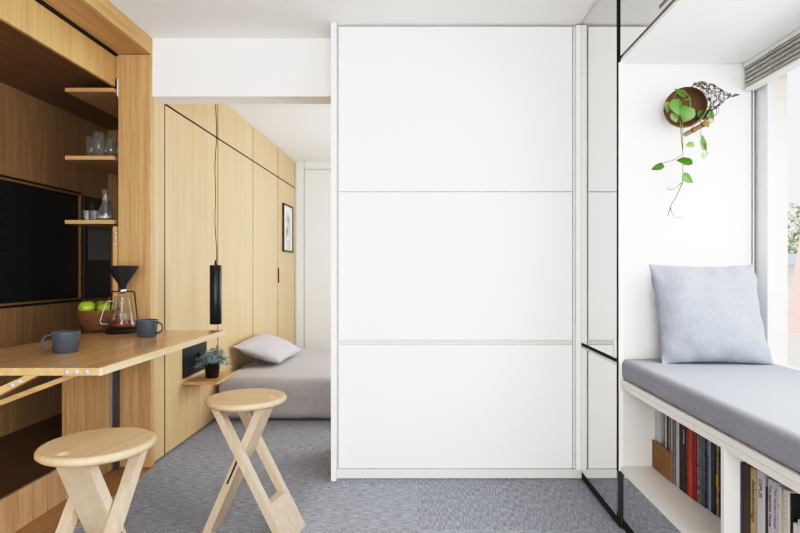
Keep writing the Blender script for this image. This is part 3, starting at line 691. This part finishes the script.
magfile(661.6, 672.1, .98, 'brown cardboard magazine file with dark magazines beside spiral notebook', [(.014, .28, (212, 212, 216), 'white magazine in second cardboard file'), (.018, .28, (48, 40, 40), 'black magazine in second cardboard file'), (.010, .285, (186, 172, 166), 'beige magazine in second cardboard file'), (.008, .28, (70, 22, 24), 'dark red magazine in second cardboard file'), (.011, .275, (216, 206, 206), 'pinkish white magazine in second cardboard file')])

# ------------------------------------------------------------------ blind
BL = thing('venetian_blind', 'raised grey venetian blind bunched at the window head', 'blind', (1.395, 1.2, 1.865))
box('headrail', BLINDW, BL, 1.375, 1.42, .2, 2.355, 1.965, 1.983, bev=.002)
mb = MB()
for i in range(9): mb.box(1.378+.005*(i % 2), 1.418, .2, 2.35, 1.880+i*.0094, 1.8855+i*.0094)
mb.build('slats', BLINDM, BL)
box('bottom_rail', BLINDW, BL, 1.377, 1.42, .2, 2.352, 1.866, 1.876, bev=.002)
mb = MB(); rr = random.Random(2)
for y in (2.14, 2.17):
    mb.tube([(1.374+.004*math.sin(q*1.3+y*30), y+.012*math.sin(q*1.9+y*11), 1.972-q*.0065) for q in range(16)], 4*.0003, 5)
mb.build('ladder_cord', BLINDM, BL)

# ------------------------------------------------------------------ bird planter and trailing plant
ax = Vector((-.52, -1, .02)).normalized(); bc = P(685.2, 106.5, 2.245)
BP = thing('bird_planter', 'wire bird wall planter with round brown pot and wooden perch', 'planter', tuple(bc))
MB().lathe([(.079, 0), (.082, -.003), (.080, -.03), (.069, -.062), (.045, -.086), (0, -.096), (0, -.09), (.042, -.081), (.065, -.06), (.0765, -.03), (.078, -.002)], bc, 40, ax).build('pot', TERRA, BP)
mb = MB(); rr = random.Random(11)
A0 = P(694, 100, 2.27); A1 = P(739, 94.5, 2.22); axd = (A1-A0).normalized(); u = axd.orthogonal().normalized(); w = axd.cross(u); L = (A1-A0).length
ptsw = []
prof = [(0, .068), (.09, .068), (.18, .066), (.27, .062), (.36, .055), (.45, .046), (.54, .036), (.63, .026), (.73, .014), (.82, .008), (.91, .004), (1, .002)]
for t, r in prof:
    k = max(4, int(44*r/.068)+3)
    for i in range(k):
        a = 2*PI*(i+rr.random()*.7)/k; tt = t+rr.uniform(-.05, .05)*(1 if t < .9 else 0)
        p = A0+axd*(L*tt)+(u*math.cos(a)+w*math.sin(a))*r*rr.uniform(.9, 1.05)
        p.y = min(p.y, 2.35); e = p-bc
        if e.dot(ax) > .012 and (e-ax*e.dot(ax)).length < .082: continue
        if e.length < .090: p = bc+e.normalized()*.090; p.y = min(p.y, 2.355)
        ptsw.append(p)
done = set()
for i, p in enumerate(ptsw):
    near = sorted(range(len(ptsw)), key=lambda j: (ptsw[j]-p).length)[1:6]
    for j in near:
        if (j, i) in done or (i, j) in done: continue
        done.add((i, j)); q = (p+ptsw[j])/2+Vector([rr.uniform(-.004, .004) for _ in range(3)]); mb.tube([p, q, ptsw[j]], .0009, 4)
mb.build('wire_bird_body', WIRE, BP)
pa, pb = P(685.5, 134.5, 2.30), P(711, 120.5, 2.14)
mb = MB()
for px0, py0, px1, py1 in ((712, 105, 704, 122), (717, 106, 709, 119), (719, 105, 712, 116)):
    a, b = P(px0, py0, 2.2), P(px1, py1, 2.16); mb.tube([a, (a+b)/2+Vector((.012, 0, -.012)), b], .0014, 5)
mb.build('wire_legs', WIRE, BP)
dd = (pb-pa); perch = MB().tube([pa+dd*t for t in (0, .3, .33, .36, .7, .73, .76, 1)], [.0105, .0105, .0118, .0105, .0105, .0118, .0105, .0105], 14).build('perch', BAMBOO, BP)
mb = MB()
for t in (.36, .76): mb.tube([pa+dd*(t-.015), pa+dd*(t+.015)], .0122, 14)
mb.build('twine_wrap', STALK, perch)
PO = thing('trailing_plant', 'green heart-leaved trailing plant growing out of the bird planter', 'plant', tuple(bc))
Lv = lambda *q: [P(a, b, d) for a, b, d in q]
mb = MB()
mb.tube(Lv((683, 112, 2.30), (680, 104, 2.245), (680, 116, 2.215), (681, 130, 2.225), (681.5, 142, 2.25), (683, 152, 2.27), (683, 168, 2.29), (682.5, 182, 2.30)), .0024, 7)
mb.tube(Lv((684, 112, 2.30), (682, 108, 2.23), (682.5, 120, 2.215), (682.8, 136, 2.235), (683, 150, 2.27)), .0018, 6)
mb.tube(Lv((675, 110, 2.28), (674, 95, 2.23), (683, 90, 2.22), (690, 98, 2.215), (690, 108, 2.22)), .0026, 7)
mb.tube(Lv((679, 108, 2.27), (682, 100, 2.21), (690, 99, 2.20)), .0022, 7)
mb.tube(Lv((700, 115, 2.28), (701, 128, 2.2), (700.5, 136, 2.2), (702, 140, 2.2)), .0016, 6)
mb.build('stem', STEMG, PO)
mb = MB()
mb.tube(Lv((682.5, 182, 2.30), (681, 186, 2.30), (676, 197, 2.305), (671, 205, 2.31), (669, 212, 2.31), (667.7, 216, 2.31)), .0017*1.5, 6)
mb.tube(Lv((670.5, 207, 2.31), (672, 213, 2.31), (675, 217, 2.31), (682, 217.5, 2.305)), .0013*1.5, 6)
mb.tube(Lv((681, 183, 2.30), (676, 188, 2.30), (671, 190, 2.30), (666.5, 188.5, 2.30)), .0014*1.5, 6)
mb.tube(Lv((681.5, 155, 2.275), (674, 160, 2.28), (664, 163, 2.29), (659, 163, 2.30)), .0014*1.5, 6)
mb.tube(Lv((704, 143, 2.2), (706, 151, 2.2), (708, 154, 2.2)), .0013*1.5, 6)
mb.build('vine', STEMB, PO)
def leaf(px, py, d, tx, ty, Lp, Wp, mat, dy=0, up=(0, -1, .25)):
    b = P(px, py, d); t = P(px+tx, py+ty, d); dr_ = (t-b).normalized()+Vector((0, dy, 0)); m = MB()
    leaf_blade(m, b, dr_, up, Lp*d/F, Wp*d/F, True, -.12, .12); m.build('leaf', mat, PO)
leaf(676, 99, 2.20, 3, 10, 17, 16, LEAF, 0, (.3, -1, .2)); leaf(690, 107, 2.195, -4, 10, 16, 17, LEAF, 0, (0, -1, .2)); leaf(681, 117, 2.20, 8, -4, 13, 13, LEAF, 0, (.2, -1, .4))
leaf(686, 96, 2.225, -9, -7, 14, 6, LEAF); leaf(668, 102, 2.24, 1, 12, 11, 8, LEAFP, 0, (.4, -1, 0)); leaf(674, 112, 2.235, 3, 10, 11, 9, LEAFP)
leaf(701, 110, 2.25, 5, 7, 13, 11, LEAF, 0, (-.4, -1, .1)); leaf(709, 109, 2.24, 4, 8, 14, 11, LEAF, 0, (.3, -1, .2)); leaf(705, 120, 2.22, 4, 6, 9, 8, LEAF)
leaf(705.5, 150, 2.2, -1, -10, 17, 10, LEAF, 0, (.4, -1, 0)); leaf(706, 153, 2.2, -3, 5, 7, 7, LEAFP, 0, (.2, -1, .4))
leaf(692.5, 160.5, 2.265, -10, -1, 16, 13, LEAF, 0, (0, -.8, .6)); leaf(663.5, 164.5, 2.285, -9, 3, 13, 9, LEAF, .1, (0, -.8, .6)); leaf(683.5, 174, 2.28, 9, 7, 14, 11, LEAF, 0, (.2, -1, .2)); leaf(694, 143, 2.29, -7, 2, 9, 8, LEAFP, 0, (0, -1, .6))

# ------------------------------------------------------------------ outside the window
struct('ground', MB().box(-10, 90, -20, 120, -6.2, -6), OUTGROUND)
def tree(x, y, z0, h, r, label, seed):
    T = thing('tree', label, 'tree', (x, y, z0), 'trees beyond the window'); rr = random.Random(seed)
    MB().tube([(x, y, z0), (x+.1, y, z0+h*.4), (x, y, z0+h*.7)], [.25, .18, .08], 8).build('trunk', OUTBARK, T)
    m = MB()
    for i in range(900):
        v = Vector((rr.gauss(0, 1), rr.gauss(0, 1), rr.gauss(0, 1))).normalized()*rr.random()**.4
        c = Vector((x, y, z0+h*.68))+Vector((v.x*r, v.y*r, v.z*h*.36)); leaf_blade(m, c, (rr.gauss(0, 1), rr.gauss(0, 1), rr.gauss(-.2, .6)), (0, 0, 1), rr.uniform(.3, .6), .3, False)
    m.build('foliage', OUTLEAF, T)
tree(25.5, 37, -6, 11, 3.2, 'pale green tree outside, nearest to the brick pillar in the view', 1); tree(31, 43, -6, 12.5, 3.5, 'pale green tree outside, farther right behind the grey roof', 2)
def house(x0, x1, y0, y1, zw, zr, label, roofmat, name='house'):
    H = thing(name, label, 'building', ((x0+x1)/2, (y0+y1)/2, -6))
    wl_ = box('wall', OUTWALL, H, x0, x1, y0, y1, -6, zw)
    for i in range(3):
        a = x0+(x1-x0)*(.12+.3*i); box('window', plain('dark_pane', (90, 100, 112), .2), H, a, a+(x1-x0)*.16, y0-.05, y0, zw-2, zw-.7)
    ym = (y0+y1)/2; m = MB(); m.prism([(x0-.4, y0-.4, zw), (x0-.4, y1+.4, zw), (x0-.4, ym, zr)], (x1-x0+.8, 0, 0)); m.build('roof', roofmat, H)
house(18, 34, 27.5, 33, 1.35, 2.0, 'pale building with low grey roof beyond the window', OUTROOF)
RH = thing('tiled_house', 'house with red tiled hip roof just outside the window', 'building', (7.5, 9, -6))
RH.location = (5.4, 8.2, -6); RH.rotation_euler.z = math.radians(-40); OFF[RH.as_pointer()] = Vector()
box('wall', OUTWALL, RH, .5, 6, .4, 5.6, 0, 6.1)
MB().prism([(0, 0, 6.13), (0, 6, 6.13), (0, 3, 8.5)], (6.5, 0, 0)).build('roof', ROOFTILE, RH)

# ------------------------------------------------------------------ light, camera
wld = bpy.data.worlds.new('sky'); bpy.context.scene.world = wld; wld.use_nodes = True
bg = wld.node_tree.nodes['Background']; bg.inputs[0].default_value = (.93, .96, 1, 1); bg.inputs[1].default_value = 1.3
def area(name, loc, target, sx, sy, power, col=(1, 1, 1)):
    l = bpy.data.lights.new(name, 'AREA'); l.shape = 'RECTANGLE'; l.size = sx; l.size_y = sy; l.energy = power; l.color = col
    o = bpy.data.objects.new(name, l); C.objects.link(o); o.location = loc; o.rotation_euler = (Vector(target)-Vector(loc)).to_track_quat('-Z', 'Y').to_euler(); return o
area('window_light', (1.62, .95, 1.6), (.5, 1.1, .6), 1.9, 1.3, 52, (.96, .98, 1))
area('rear_fill_light', (.2, -2.15, 1.2), (-.1, 2, 2.6), 2.2, 1.8, 125, (1, .99, .975))  # added unseen area lamp behind the viewer, soft frontal fill
area('bedroom_fill_light', (.8, 4.9, 1.35), (-1.5, 4.7, 1.5), 1.3, 1.7, 50, (.97, .985, 1))  # added lamp, unseen behind the white cabinet, brightens the bedroom side
sun = bpy.data.lights.new('sun', 'SUN'); sun.energy = 3.5; sun.angle = .05; so = bpy.data.objects.new('sun', sun); C.objects.link(so); so.rotation_euler = (math.radians(38), 0, math.radians(-72))

cam = bpy.data.cameras.new('camera'); co = bpy.data.objects.new('camera', cam); C.objects.link(co)
co.location = (0, 0, 1.1); co.rotation_euler = (PI/2, 0, 0)
cam.sensor_width = 36; cam.lens = F/800*36; cam.shift_x = -22/800; cam.shift_y = 3.5/800; cam.clip_start = .05; cam.clip_end = 300
sc = bpy.context.scene; sc.camera = co
sc.view_settings.view_transform = 'Standard'; sc.view_settings.look = 'None'; sc.view_settings.exposure = 0.0
vs = sc.view_settings; vs.use_curve_mapping = True; cm = vs.curve_mapping; cm.white_level = (1.7,)*3; cv = cm.curves[3]
for p in ((.03, .028), (.11, .155), (.3, .53), (.55, .82)): cv.points.new(*p)
cv.points[-1].location = (1, .975); cm.update()
sc.cycles.max_bounces = 12; sc.cycles.transparent_max_bounces = 16; sc.cycles.use_denoising = True
